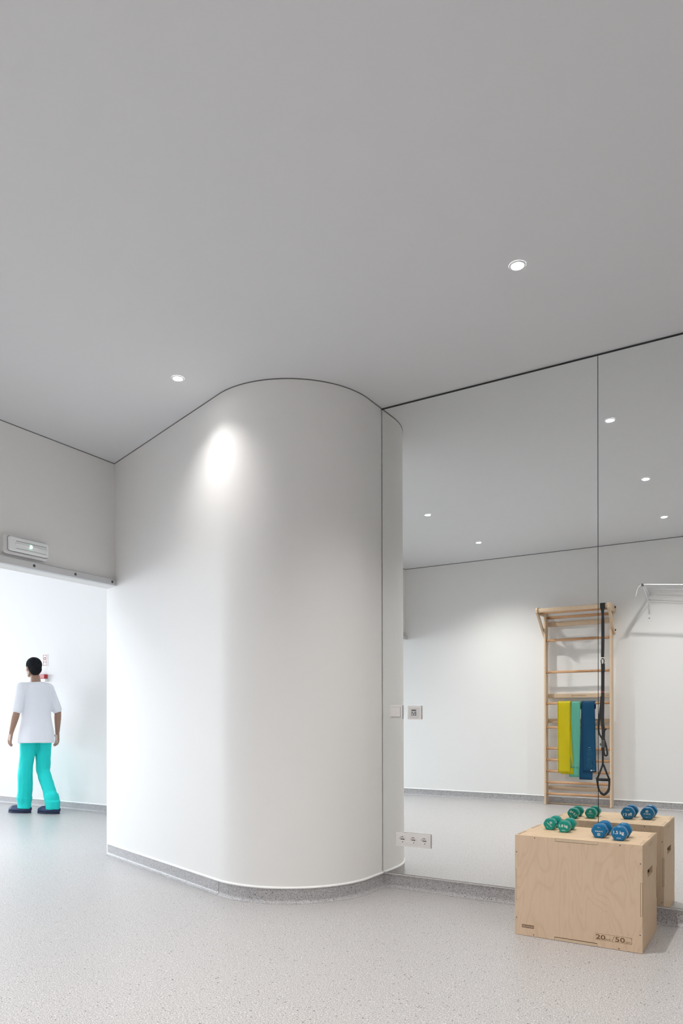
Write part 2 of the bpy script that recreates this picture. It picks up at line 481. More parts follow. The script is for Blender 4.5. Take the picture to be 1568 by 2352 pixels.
for r, row in enumerate(rows):
    for a, b in row:
        bm = nb(); z = z1 - .042 - r * .009
        box(bm, xc + a, xc + b, yf - .001, yf, z, z + .0045, bev=.0003); put('button', bm, M_hole, t)
x0, x1, z0, z1 = -2.115, -1.878, .277, .364
t = thing('triple_socket', 'white triple power socket low on the mirror above the skirting', 'power socket', ((x0 + x1) / 2, ypl(.3), z0))
w3 = (x1 - x0) / 3
yf = plate(t, x0, x1, z0, z1, [(x0 + w3 * (k + .5) + (.003, 0, -.003)[k] - .0283, x0 + w3 * (k + .5) + (.003, 0, -.003)[k] + .0283) for k in range(3)])
for k in range(3):
    xc = x0 + w3 * (k + .5) + (.003, 0, -.003)[k]; zc = (z0 + z1) / 2
    bm = nb()
    # square insert with a round sunken well
    hs = .0285; n = 32; yi = yf - .0012; yw = yf + .006
    outer = []
    for i in range(n):
        a = 2 * PI * i / n; c, s_ = math.cos(a), math.sin(a); m_ = hs / max(abs(c), abs(s_))
        outer.append((xc + c * m_, zc + s_ * m_))
    vo = [bm.verts.new((x, yi, z)) for x, z in outer]; vo2 = [bm.verts.new((x, yf + .002, z)) for x, z in outer]
    vi = [bm.verts.new((xc + .0195 * math.cos(2 * PI * i / n), yi, zc + .0195 * math.sin(2 * PI * i / n))) for i in range(n)]
    vw = [bm.verts.new((xc + .0185 * math.cos(2 * PI * i / n), yi + .0062, zc + .0185 * math.sin(2 * PI * i / n))) for i in range(n)]
    for i in range(n):
        j = (i + 1) % n
        bm.faces.new((vo[i], vo[j], vi[j], vi[i])); bm.faces.new((vi[i], vi[j], vw[j], vw[i])); bm.faces.new((vo2[i], vo2[j], vo[j], vo[i]))
    bm.faces.new(vw)
    bmesh.ops.recalc_face_normals(bm, faces=bm.faces[:])
    ins = put('socket_insert', bm, M_plast, t)
    for dx, dz, rr in ((-.0085, 0, .0034), (0.0003, -.0004, .0031), (.0085, -.0006, .0034)):
        bm = nb(); lathe(bm, [(0, .0026), (rr, .0026), (rr, .0), (0, 0)], 12, basis((xc + dx, yi + .0069, zc + dz), (1, 0, 0), (0, 0, 1)) @ Matrix.Translation((0, 0, -.0008))); put('pin_hole', bm, M_hole, ins)
    for sg in (1, -1):
        bm = nb(); box(bm, xc - .003 + (.003 if sg < 0 else 0), xc + .003 + (.003 if sg < 0 else 0), yi + .0006, yi + .0060, zc + sg * .0172 - .0022, zc + sg * .0172 + .0022, bev=.0006); put('earth_clip', bm, M_steel, ins)

# ------------------------------------------------------------------ wall over the opening: track and emergency light
def ondoor(y, d=0.0): return xdoor(y) + d
t = thing('sliding_door_track', 'grey metal sliding door track screwed above the wide opening', 'door track', (ondoor(1.6), 1.6, 2.118))
bm = nb()
for y0, y1 in ((YB + .012, 3.968),):
    vs = []
    pr = [(0, 2.118), (.034, 2.118), (.036, 2.121), (.036, 2.164), (.033, 2.168), (0, 2.168)]
    sweep_profile(bm, [(ondoor(y1) + .0005, y1), (ondoor(y0) + .0005, y0)], [(-d, z) for d, z in pr])
put('rail', bm, M_alu, t)
for k in range(13):
    y = 3.87 - .345 * k
    bm = nb(); lathe(bm, [(0, .0028), (.005, .0030), (.0095, .0018), (.011, 0), (0, 0)], 20, basis((ondoor(y) + .0362, y, 2.143), (0, 1, 0), (0, 0, 1)))
    s1 = put('screw', bm, M_steel, t)
t = thing('emergency_light', 'white emergency exit light with green glow over the doorway', 'emergency light', (ondoor(3.12), 3.12, 2.192))
def rrect(y0, y1, z0, z1, r, n=6):
    out = []
    for cy, cz, a0 in ((y1 - r, z1 - r, 0), (y0 + r, z1 - r, 90), (y0 + r, z0 + r, 180), (y1 - r, z0 + r, 270)):
        for k in range(n + 1):
            a = math.radians(a0 + 90 * k / n); out.append((cy + r * math.cos(a), cz + r * math.sin(a)))
    return out
def pad(bm, loops):
    """loops: (x offset, outline) stacked outward"""
    rings = [[bm.verts.new((ondoor(3.12) + x, y, z)) for y, z in o] for x, o in loops]
    n = len(rings[0])
    for a, b in zip(rings, rings[1:]):
        for k in range(n): bm.faces.new((a[k], a[(k + 1) % n], b[(k + 1) % n], b[k]))
    bm.faces.new(rings[0][::-1]); bm.faces.new(rings[-1]); bmesh.ops.recalc_face_normals(bm, faces=bm.faces[:])
ey0, ey1, ez0, ez1 = 2.948, 3.288, 2.190, 2.318
bm = nb(); pad(bm, [(-.003, rrect(ey0, ey1, ez0, ez1, .022)), (.034, rrect(ey0, ey1, ez0, ez1, .022)), (.042, rrect(ey0 + .008, ey1 - .008, ez0 + .008, ez1 - .008, .018))]); put('body', bm, M_plastg, t)
ly0, ly1, lz0, lz1 = ey0 + .026, ey1 - .004, ez0 + .020, ez1 - .010
bm = nb(); pad(bm, [(.0425, rrect(ly0 - .002, ly1 + .001, lz0 - .003, lz1 + .002, .016)), (.0432, rrect(ly0 - .002, ly1 + .001, lz0 - .003, lz1 + .002, .016))]); put('gasket', bm, M_steel, t)
bm = nb(); pad(bm, [(.0433, rrect(ly0, ly1, lz0, lz1, .015)), (.056, rrect(ly0 + .002, ly1 - .002, lz0 + .002, lz1 - .002, .014)), (.060, rrect(ly0 + .007, ly1 - .007, lz0 + .007, lz1 - .007, .011))]); cov = put('cover', bm, M_lens, t)
bm = nb(); box(bm, ondoor(3.12) + .0601, ondoor(3.12) + .0612, ly0 + .050, ly1 - .025, lz1 - .030, lz1 - .027)
box(bm, ondoor(3.12) + .0601, ondoor(3.12) + .0610, ly0 + .050, ly1 - .025, lz0 + .020, lz0 + .022); put('cover_rib', bm, M_gapw, cov)
bm = nb(); tube(bm, [(ondoor(3.12) + .0600, ly0 + .045, (lz0 + lz1) / 2), (ondoor(3.12) + .0600, ly1 - .025, (lz0 + lz1) / 2)], .008, 14); put('lamp_tube', bm, M_tube, cov)
bm = nb(); lathe(bm, [(0, .006), (.006, .004), (.0095, .001), (.010, 0), (0, 0)], 16, basis((ondoor(3.12) + .067, 3.135, (lz0 + lz1) / 2), (0, 1, 0), (0, 0, 1))); put('indicator', bm, M_green, cov)
for dy in (0, .017):
    bm = nb(); lathe(bm, [(0, .003), (.003, .002), (.004, 0), (0, 0)], 12, basis((ondoor(3.12) + .060, ly0 + .020 + dy, lz1 - .026), (0, 1, 0), (0, 0, 1))); put('test_button', bm, M_tube, cov)

# ------------------------------------------------------------------ downlights
def downlight(x, y, label, pw=1.0, colr=(1, .97, .94), first=[None]):
    if first[0] is None:
        t = thing('ceiling_downlight', label, 'ceiling light', (x, y, ZC), 'recessed round ceiling downlights')
        bm = nb(); lathe(bm, [(.027, -.0005), (.027, -.002), (.029, -.0045), (.035, -.003), (.037, -.0003)], 36, Matrix.Translation((x, y, ZC))); put('ring', bm, M_whitemetal, t)
        bm = nb(); lathe(bm, [(0, -.003), (.027, -.003), (.027, -.0005), (0, -.0005)], 36, Matrix.Translation((x, y, ZC))); put('diffuser', bm, M_lamp, t)
        first[0] = t
    else:
        t = first[0].copy(); COL.objects.link(t); t.location = (x, y, ZC)
        for ch in list(first[0].children):
            if ch.type == 'LIGHT': continue
            c = ch.copy(); COL.objects.link(c); c.parent = t
        t['label'] = label
    l = bpy.data.lights.new('downlight beam', 'SPOT'); l.energy = SPOT * pw; l.color = colr; l.spot_size = math.radians(SPOTA); l.spot_blend = 1.0; l.shadow_soft_size = .022 if x > -4 else .15
    lo = bpy.data.objects.new('beam', l); COL.objects.link(lo); lo.parent = t; lo.location = (0, 0, -.012)
CORR = 2.3; SPOT = 37; SPOTA = 125
for x, y, pw, lab in ((-3.045, 3.135, .22, 'round downlight just left of the curved wall, washing it with light'),
                      (-1.01, 3.135, 1, 'largest bright round downlight, in the ceiling in front of the mirror'),
                      (-1.01, 1.680, .5, 'round downlight seen only in the mirror, second from the seam going down'),
                      (-1.05, .300, 1, 'round downlight seen only in the mirror, the low one at the right edge'),
                      (-3.03, 1.655, .7, 'round downlight seen only in the mirror, nearest to the curved wall'),
                      (-3.03, .260, 1, 'round downlight seen only in the mirror, lower one of the left pair'),
                      (1.02, 3.135, .5, 'round downlight right of the picture, on the mirror side'),
                      (1.02, 1.680, .35, 'round downlight right of the picture, in the middle of the room'),
                      (1.02, .300, .6, 'round downlight right of the picture, above the back wall side')):
    downlight(x, y, lab, pw)
for x, y, lab in ((-5.9, 1.2, 'added unseen corridor light near the opening, toward the back wall'), (-5.9, 3.2, 'added unseen corridor light near the opening, middle of the lobby'),
                  (-8.2, 1.2, 'added unseen corridor light farther in, toward the back wall'), (-8.2, 3.2, 'added unseen corridor light farther in, beyond the walking person'),
                  (-10.6, 1.2, 'added unseen corridor light near the window, toward the back wall'), (-10.6, 3.2, 'added unseen corridor light near the window, middle of the lobby')):
    downlight(x, y, lab, CORR * {-5.9: 1.5, -8.2: .85, -10.6: .7}[x], (.86, .94, 1))  # corridor lamps added out of view to brighten its floor and the bounce inward

# ------------------------------------------------------------------ plywood box
BX0, BX1, BY0, BY1, BH = -1.164, -.564, 3.573, 4.006, .500
T = .016
t = thing('plyo_box', 'pale birch plywood jump box standing against the mirror, dumbbells on top', 'plywood box', ((BX0 + BX1) / 2, (BY0 + BY1) / 2, 0))
def notched(bm, u0, u1, v0, v1, notch, w0, w1, mk, thick=True):
    """rectangle u,v with rectangular notches in its edges, extruded; mk(u,v,w)->xyz"""
    pts = []
    # bottom edge left to right, right edge up, top edge right to left, left edge down
    pts.append((u0, v0))
    for a, b, d in sorted(notch.get('b', [])): pts += [(a, v0), (a, v0 + d), (b, v0 + d), (b, v0)]
    pts.append((u1, v0))
    for a, b, d in sorted(notch.get('r', [])): pts += [(u1, a), (u1 - d, a), (u1 - d, b), (u1, b)]
    pts.append((u1, v1))
    for a, b, d in sorted(notch.get('t', []), reverse=True): pts += [(b, v1), (b, v1 - d), (a, v1 - d), (a, v1)]
    pts.append((u0, v1))
    for a, b, d in sorted(notch.get('l', []), reverse=True): pts += [(u0, b), (u0 + d, b), (u0 + d, a), (u0, a)]
    lo = [bm.verts.new(mk(u, v, w0)) for u, v in pts]; hi = [bm.verts.new(mk(u, v, w1)) for u, v in pts]
    n = len(pts)
    bm.faces.new(lo); bm.faces.new(hi[::-1])
    for i in range(n): bm.faces.new((lo[i], lo[(i + 1) % n], hi[(i + 1) % n], hi[i]))
    bmesh.ops.recalc_face_normals(bm, faces=bm.faces[:])
g = .0012
nt_ = {'t': [(-.964, -.762, T)], 'b': [(-.967, -.765, T)], 'l': [(.173, .327, .0085)], 'r': [(.171, .326, .0085)]}
for y0, y1, nm in ((BY0, BY0 + T, 'front_panel'), (BY1 - T, BY1, 'back_panel')):
    bm = nb(); notched(bm, BX0, BX1, .0015, BH - .0005, nt_, y0, y1, lambda u, v, w: (u, w, v))
    fp = put(nm, bm, M_ply, t)
    # end grain of the neighbouring panels' tabs filling the notches, thin burnt line round each
    yo = y0 if nm[0] == 'f' else y1 - .006
    sgn = -1 if nm[0] == 'f' else 1
    for (a, b, c, d, m_) in ((-.964 + g, -.762 - g, BH - T + g, BH - .0005, M_edgeH), (-.967 + g, -.765 - g, .0015, T - g, M_edgeH),
                             (BX0, BX0 + .0085 - g, .173 + g, .327 - g, M_edgeV), (BX1 - .0085 + g, BX1, .171 + g, .326 - g, M_edgeV)):
        bm = nb(); box(bm, a, b, y0 + .0004, y0 + T, c, d) if nm[0] == 'f' else box(bm, a, b, y1 - T, y1 - .0004, c, d)
        put('tab_end', bm, m_, fp)
    # burnt outlines just inside the notches
    ys = (y0 + .001, y0 + T - .002) if nm[0] == 'f' else (y1 - T + .002, y1 - .001)
    for grp in (((-.964, -.762, BH - T, BH - T + g), (-.964, -.964 + g, BH - T + g, BH - .001), (-.762 - g, -.762, BH - T + g, BH - .001)),
                ((-.967, -.765, T - g, T), (-.967, -.967 + g, .002, T - g)),
                ((BX0 + .0085 - g, BX0 + .0085, .173, .327), (BX0, BX0 + .0085 - g, .173, .173 + g), (BX0, BX0 + .0085 - g, .327 - g, .327)),
                ((BX1 - .0085, BX1 - .0085 + g, .171, .326), (BX1 - .0085 + g, BX1 - .0005, .171, .171 + g), (BX1 - .0085 + g, BX1 - .0005, .326 - g, .326))):
        bm = nb()
        for a, b, c, d in grp: box(bm, a, b, ys[0], ys[1], c, d)
        bmesh.ops.remove_doubles(bm, verts=bm.verts[:], dist=1e-5)
        put('burnt_joint_line', bm, M_burn, fp)
    for sx, sz in ((-1.064, .4915), (-.662, .4915), (-1.1555, .415), (-.5725, .414), (-1.1555, .086), (-1.069, .0095), (-.574, .085), (-.667, .0085)):
        yy = y0 if nm[0] == 'f' else y1
        bm = nb(); lathe(bm, [(0, .0012), (.0022, .001), (.0030, 0), (0, 0)], 12, basis((sx, yy, sz), (1, 0, 0), (0, 0, 1)) if sgn < 0 else basis((sx, yy, sz), (-1, 0, 0), (0, 0, 1))); put('screw', bm, M_steel, fp)
    if nm[0] == 'f':
        Mx = lambda x, z: basis((x, BY0 - .0001, z), (1, 0, 0), (0, 0, 1))
        bm = nb(); box(bm, -1.128, -1.068, BY0 - .0004, BY0 + .0002, .0400, .0555); put('burnt_name_plate', bm, M_burn, fp)
        bm = nb(); text(bm, 'DECATHLON', .0078, basis((-1.098, BY0 - .0003, .0438), (1, 0, 0), (0, 0, 1)), width=.053, off=.015); put('lettering', bm, mat('plate letters', (.72, .58, .44), .6), fp)
        bm = nb()
        text(bm, '20', .021, Mx(-.7495, .0395), width=.043, off=.012)
        text(bm, 'inch', .0095, Mx(-.716, .0388), width=.025)
        text(bm, '50', .021, Mx(-.6620, .0395), width=.043, off=.012)
        text(bm, 'cm', .0095, Mx(-.6265, .0388), width=.020)
        tube(bm, [(-.6975, BY0, .0375), (-.6875, BY0, .0625)], .0008, 6)
        for z in (.0655, .0358): tube(bm, [(-.772, BY0, z), (-.6095, BY0, z)], .0005, 6)
        tube(bm, [(-.6105, BY0, .0385), (-.6105, BY0, .063)], .0005, 6)
        for z, s_ in ((.0375, 1), (.064, -1)):
            for sx in (-1, 1): tube(bm, [(-.6105, BY0, z), (-.6105 + sx * .002, BY0, z + s_ * .004)], .0005, 6)
        put('size_marking', bm, M_burn, fp)
# side panels with hand slots
for x0, x1, nm in ((BX0 + .0005, BX0 + T, 'left_panel'), (BX1 - T, BX1 - .0005, 'right_panel')):
    bm = nb()
    ya, yb, za, zb = BY0 + T, BY1 - T, T, BH - T
    ya, yb = BY0 + T + .0003, BY1 - T - .0003
    ha, hb, hz0, hz1 = 3.722, 3.868, .324, .360
    # faces round the slot
    us = [ya, ha, hb, yb]; vs_ = [.0015, hz0, hz1, BH - T - .0003]
    for i in range(3):
        for j in range(3):
            if i == 1 and j == 1: continue
            box(bm, x0, x1, us[i], us[i + 1], vs_[j], vs_[j + 1])
    bmesh.ops.remove_doubles(bm, verts=bm.verts[:], dist=1e-5)
    # drop faces shared by neighbouring blocks
    seen = {}
    for f in bm.faces:
        k = tuple(round(c, 4) for c in f.calc_center_median()); seen.setdefault(k, []).append(f)
    kill = [f for fs in seen.values() if len(fs) > 1 for f in fs]
    if kill: bmesh.ops.delete(bm, geom=kill, context='FACES_ONLY')
    bmesh.ops.recalc_face_normals(bm, faces=bm.faces[:])
    sp_ = put(nm, bm, M_plyside, t)
    xo = x1 if nm[0] == 'r' else x0
    for yy, zz in ((3.735, .489), (3.90, .489), (3.63, .491), (3.95, .491)):
        s_ = 1 if nm[0] == 'r' else -1
        bm = nb(); lathe(bm, [(0, .001), (.0018, .0008), (.0026, 0), (0, 0)], 10, basis((xo, yy, zz - .006), (0, s_, 0), (0, 0, 1)))
        put('screw', bm, M_steel, sp_)
    e = .0004; xa, xb = (xo - e, xo + e)
    for z in (.478, .4685):
        bm = nb(); box(bm, xa, xb, 3.755, 3.865, z, z + .0010); put('burnt_joint_line', bm, M_burn, sp_)
# top and bottom panels lie between front and back; tab slots burnt at both ends
bm = nb(); box(bm, BX0, BX1, BY0 + T + .0002, BY1 - T - .0002, BH - T, BH)
# the thin front and back rims of the top
box(bm, BX0, BX1, BY0 + .0002, BY0 + T, BH - .0004, BH); box(bm, BX0, BX1, BY1 - T, BY1 - .0002, BH - .0004, BH)
tp_ = put('top_panel', bm, M_plytop, t)
bm = nb(); box(bm, BX0 + T + .001, BX1 - T - .001, BY0 + T + .0002, BY1 - T - .0002, .0015, T); put('bottom_panel', bm, M_plytop, t)
for xa, sg in ((BX1, -1), (BX0, 1)):
    for ya, yb in ((BY0 + .025, BY0 + .155), (BY0 + .25, BY0 + .41)):
        bm = nb(); a, b = sorted((xa + sg * .004, xa + sg * .0125)); box(bm, a, b, ya, yb, BH - .001, BH + .0003); put('tab_end', bm, M_edgeV, tp_)
        bm = nb(); a, b = sorted((xa + sg * .0125, xa + sg * .0145)); box(bm, a, b, ya, yb - .004, BH - .001, BH + .0004)
        put('burnt_joint_line', bm, M_burn, tp_)
        bm = nb(); a, b = sorted((xa + sg * .0022, xa + sg * .0034)); box(bm, a, b, ya + .01, yb, BH - .001, BH + .0004)
        put('burnt_joint_line', bm, M_burn, tp_)

# ------------------------------------------------------------------ dumbbells
def dumbbell(x, y, r, ln, hl, mt, kg, front, rot, label, yaw=0.0, trot=None):
    """x,y: middle of its front face on the box top; front: what its near face shows"""
    z = BH + .0006
    t = thing('dumbbell', label, 'dumbbell', (x, y + ln / 2, z), 'vinyl dumbbells on the plywood box')
    ap = .885 * r
    C = V(x, y + ln / 2, z + ap)
    def outline(rr, a_=None):
        out = []; n = 72; am = rr * .885
        for k in range(n):
            a = 2 * PI * k / n
            # clip a circle by six flats, one of them below
            q = rr
            for j in range(6):
                d = math.cos(a - (-PI / 2 + j * PI / 3 ))
                if d > 0: q = min(q, rr * (.885, .915, .955, .965, .955, .915)[j] / d)
            out.append((q * math.cos(a), q * math.sin(a)))
        return out
    Rz = Matrix.Rotation(yaw, 4, 'Z')
    def W(u, w, v): return C + Rz @ V(u, w, v)
    def head(s):
        bm = nb(); prof = [(.80, 0), (.93, .0012), (.985, .005), (1.0, .010), (1.0, hl - .010), (.97, hl - .004), (.86, hl - .0005), (.45, hl)]
        rings = []
        for k, (q, d) in enumerate(prof):
            w = s * (ln / 2 - d)
            rings.append([bm.verts.new(W(u * q, w, v * q)) for u, v in outline(r)])
        for a, b in zip(rings, rings[1:]):
            m = len(a)
            for i in range(m):
                f = bm.faces.new((a[i], a[(i + 1) % m], b[(i + 1) % m], b[i])); f.smooth = True
        bm.faces.new(rings[0]); bm.faces.new(rings[-1][::-1])
        bmesh.ops.recalc_face_normals(bm, faces=bm.faces[:])
        h = put('head', bm, mt, t)
        # printing on the end face
        w = s * (ln / 2)
        ex = (Rz @ V(-s, 0, 0)); o_ = W(0, w, 0)
        side = front if s < 0 else ('logo' if front == 'kg' else 'kg')
        ang = (trot if trot is not None else rot) * (1 if s < 0 else -1)
        B = basis(o_, ex, (0, 0, 1)) @ Matrix.Rotation(ang, 4, 'Z')
        T_ = lambda a, b: B @ Matrix.Translation((a, b, 0))
        bm = nb()
        if side == 'kg':
            text(bm, kg, r * .40, T_(0, -.02 * r), width=r * 1.28, off=.012)
            text(bm, 'DOMYOS', r * .13, T_(0, -.60 * r), width=r * .50)
        else:
            # square mark with a cut-out
            q = .17 * r
            for (a, b, c, d) in ((-q, q, .40 * r - q * .0 + q * .55, .40 * r + q), (-q, q, .40 * r - q, .40 * r - q * .55), (-q, -q * .5, .40 * r - q, .40 * r + q), (q * .6, q, .40 * r - q, .40 * r + q), (-q * .1, q * .25, .40 * r - q * .3, .40 * r + q * .3)):
                box(bm, a, b, c, d, 0, .0004, M=B)
            text(bm, 'DOMYOS', r * .16, T_(0, -.08 * r), width=r * .95, off=.006)
            text(bm, kg, r * .10, T_(0, -.55 * r), width=r * .32)
        put('lettering', bm, M_printw, h)
    head(-1); head(1)
    bm = nb()
    n = 9; pts = []; rr = []
    for k in range(n):
        w = -(ln / 2 - hl) + (ln - 2 * hl) * k / (n - 1); pts.append(W(0, w, 0)); e = abs(k - (n - 1) / 2) / ((n - 1) / 2)
        rr.append(r * (.44 + .10 * e ** 3 + .03 * (1 - e)))
    tube(bm, pts, rr, 24); put('handle', bm, mt, t)
dumbbell(-1.058, 3.812, .0325, .150, .046, M_dbg, '1.0 kg', 'logo', -.72, 'leftmost green dumbbell, its logo end tilted, at the back of the box top', yaw=.0)
dumbbell(-.971, 3.760, .0325, .150, .046, M_dbg, '1.0 kg', 'kg', 0, 'green dumbbell with upright 1.0 kg print, second from the left')
dumbbell(-.780, 3.678, .0375, .158, .048, M_dbb, '1.5 kg', 'logo', PI, 'blue dumbbell with upside-down logo facing forward, third from the left')
dumbbell(-.681, 3.642, .0375, .158, .048, M_dbb, '1.5 kg', 'kg', 0, 'blue dumbbell with 1.5 kg print, nearest the right front corner')

# ------------------------------------------------------------------ wall bars (seen in the mirror), behind the camera on the back wall
LX0, LX1 = -2.505, -1.722
t = thing('wall_bars', 'tall wooden wall bars with pull-up bar, fixed to the back wall', 'wall bars', ((LX0 + LX1) / 2, YB + .08, 0))
SY0, SY1 = YB + .028, YB + .145
for x0 in (LX0, LX1 - .022):
    bm = nb(); box(bm, x0, x0 + .022, SY0, SY1, .004, 2.335, bev=.004); put('upright', bm, M_beech, t)
RY = SY1 - .028
for z in (.133, .272, .407, .543, .682, .935, 1.225, 1.603, 1.987):
    bm = nb(); tube(bm, [(LX0 + .018, RY, z), (LX1 - .018, RY, z)], .0155, 16, sx=.85, sy=1.0); put('rung', bm, M_rung, t)
bm = nb(); tube(bm, [(LX0 + .018, SY0 + .05, 2.265), (LX1 - .018, SY0 + .05, 2.265)], .018, 16); put('rung', bm, M_rung, t)
for z, h in ((.196, .046), (1.012, .050), (1.317, .052), (2.190, .055)):
    bm = nb(); box(bm, LX0 + .022, LX1 - .022, YB + .002, SY0 + .010, z - h / 2, z + h / 2, bev=.003); b_ = put('cross_board', bm, M_board, t)
    for x in (LX0 + .065, LX1 - .065):
        bm = nb(); lathe(bm, [(0, .003), (.006, .002), (.008, 0), (0, 0)], 12, basis((x, SY0 + .010, z), (-1, 0, 0), (0, 0, 1))); put('screw', bm, M_zinc, b_)
    if abs(z - 1.317) < .01:
        bm = nb(); text(bm, 'DOMYOS', .014, basis((-2.12, SY0 + .0100, z - .007), (-1, 0, 0), (0, 0, 1)), width=.17); put('lettering', bm, M_burn, b_)
bm = nb(); box(bm, LX0 + .022, LX1 - .022, YB + .028, SY0 + .018, .004, .016); put('floor_strip', bm, M_board, t)
# pull-up section: two arms, two diagonal braces, two bars
AF = -.275
for sx, x0 in ((-1, LX0 - .026), (1, LX1 + .001)):
    x1 = x0 + .025
    bm = nb()
    pts = [(SY0 - .012, 2.285), (AF - .02, 2.278), (AF, 2.295), (AF + .004, 2.33), (AF - .012, 2.352), (AF - .06, 2.360), (SY0 - .012, 2.362)]
    lo = [bm.verts.new((x0, a, b)) for a, b in pts]; hi = [bm.verts.new((x1, a, b)) for a, b in pts]; n = len(pts)
    bm.faces.new(lo); bm.faces.new(hi[::-1])
    for i in range(n): bm.faces.new((lo[i], lo[(i + 1) % n], hi[(i + 1) % n], hi[i]))
    bmesh.ops.recalc_face_normals(bm, faces=bm.faces[:])
    bmesh.ops.bevel(bm, geom=bm.edges[:], offset=.003, segments=2, affect='EDGES')
    arm = put('arm', bm, M_beech, t)
    bx = x0 + (.0375 if sx < 0 else -.0125)
    bxo = x0 + .0125 - sx * 0.0
    a = V(x0 + .0125, AF - .055, 2.285); b = V(x0 + .0125, SY0 + .02, 2.03)
    d = (b - a).normalized(); s_ = V(1, 0, 0); u_ = d.cross(s_)
    bm = nb(); box(bm, -.0125, .0125, -.0185, .0185, -.012, (b - a).length, M=Matrix(((s_.x, u_.x, d.x, a.x), (s_.y, u_.y, d.y, a.y), (s_.z, u_.z, d.z, a.z), (0, 0, 0, 1))), bev=.003); put('brace', bm, M_beech, t)
    for yy, zz in ((SY0 + .06, 2.335), (SY0 + .045, 2.072)):
        bm = nb(); lathe(bm, [(0, .012), (.007, .011), (.011, .006), (.0115, 0), (0, 0)], 14, basis(((x1 if sx > 0 else x0), yy, zz), (0, sx, 0), (0, 0, 1))); put('bolt', bm, M_hole, t)
bm = nb(); box(bm, LX0 - .002, LX1 + .002, AF - .044, AF - .012, 2.296, 2.345, bev=.012, seg=3); put('pull_up_bar', bm, M_beech, t)
bm = nb(); tube(bm, [(LX0 - .002, AF - .13, 2.305), (LX1 + .002, AF - .13, 2.305)], .0175, 16); put('pull_up_bar', bm, M_rung, t)

# ------------------------------------------------------------------ resistance bands over the rung
zr = 1.225; yF = RY + .0215
def band(name, xa, xb, ztop, segs, m, label, ybase, cat='exercise band'):
    """segs: list of layers: (x shift bottom left, x shift bottom right, bottom z, y offset)"""
    t = thing('resistance_band', label, cat, ((xa + xb) / 2, RY, zr), 'latex bands hung over a rung')
    for li, (xl, xr, zb, dy) in enumerate(segs):
        bm = nb(); rows = []
        path = []
        rr = .0175 + .0015 * (len(segs) - li) + ybase
        path.append((RY - rr, zr - .07)); path.append((RY - rr, zr - .02))
        for k in range(9):
            a = PI - PI * k / 8; path.append((RY + rr * math.cos(a), zr + rr * math.sin(a)))
        nz = 26
        for k in range(1, nz + 1):
            z = zr - (zr - zb) * k / nz; path.append((yF + dy + ybase, z))
        nx = 10
        for i, (y, z) in enumerate(path):
            f = max(0, (zr - z) / (zr - zb)) if i > 6 else 0
            row = []
            for k in range(nx + 1):
                u = k / nx
                x = (xa + (xl - xa) * f) * (1 - u) + (xb + (xr - xb) * f) * u
                wv = .0022 * math.sin(u * 7 + z * 9 + li * 2 + xa * 30) * min(1, f * 4)
                row.append(bm.verts.new((x, y + wv, z)))
            rows.append(row)
        for a, b in zip(rows, rows[1:]):
            for k in range(nx): f = bm.faces.new((a[k], a[k + 1], b[k + 1], b[k])); f.smooth = True
        me = bmesh.ops.solidify(bm, geom=bm.faces[:], thickness=.0012)
        put('band_layer', bm, m, t)
    return t
by = band('y', -2.343, -2.189, 1.24, [(-2.335, -2.190, .392, .004), (-2.30, -2.157, .378, 0)], M_yellow, 'yellow resistance band hanging folded over a rung, leftmost of three', .006)
bt_ = band('m', -2.186, -2.073, 1.24, [(-2.188, -2.080, .452, .004), (-2.208, -2.088, .348, 0)], M_teal, 'mint green resistance band hanging between the yellow and the blue one', 0)
bb = band('b', -2.063, -1.909, 1.24, [(-2.046, -1.893, .412, .004), (-2.088, -1.938, .322, 0)], M_blue, 'dark blue resistance band with pale printed circles, hanging rightmost of three', .006)
bm = nb()
yp = yF + .0150
def ring2(bm, x, z, r0, r1, n=24):
    a = [bm.verts.new((x + r0 * math.cos(2 * PI * k / n), yp, z + r0 * math.sin(2 * PI * k / n))) for k in range(n)]
    b = [bm.verts.new((x + r1 * math.cos(2 * PI * k / n), yp, z + r1 * math.sin(2 * PI * k / n))) for k in range(n)]
    for k in range(n): bm.faces.new((a[k], b[k], b[(k + 1) % n], a[(k + 1) % n]))
bm2 = None
for z in (.632, .558, .490): ring2(bm, -1.968, z, .026, .0275)
for z, pts in ((.632, [(-.012, -.01), (0, .012), (.012, -.004), (.002, -.012)]), (.558, [(-.012, .008), (.002, .012), (-.002, -.012)]), (.558, [(.004, .010), (.014, .010), (.008, -.012)]), (.490, [(-.010, -.012), (-.008, .010), (-.002, .004)]), (.490, [(.004, -.010), (.010, .010), (.014, -.004)])):
    tube(bm, [(-1.968 - a, yp, z + b) for a, b in pts], .0013, 5)
text(bm, 'CLASS', .010, basis((-1.968, yp, .672), (-1, 0, 0), (0, 0, 1)), width=.045)
put('printed_pictograms', bm, M_print, bb)
bm = nb(); box(bm, -1.978, -1.960, yp - .0004, yp + .0004, .700, .703); box(bm, -1.956, -1.943, yp - .0004, yp + .0004, .428, .440); text(bm, 'DOMYOS', .007, basis((-1.935, yp, .431), (-1, 0, 0), (0, 0, 1)), width=.05)
put('printed_logo', bm, M_printw, bb)

# ------------------------------------------------------------------ suspension trainer hanging from the pull-up bar
SXc = -1.768; SYc = AF - .028
t = thing('suspension_trainer', 'black webbing suspension trainer hanging from the pull-up bar', 'suspension trainer', (SXc, SYc, 2.345))
def P3(x, z, y=0.0): return (x, SYc + y, z)
bm = nb(); box(bm, SXc - .028, SXc + .028, SYc - .0225, SYc + .0225, 2.289, 2.352, bev=.004)
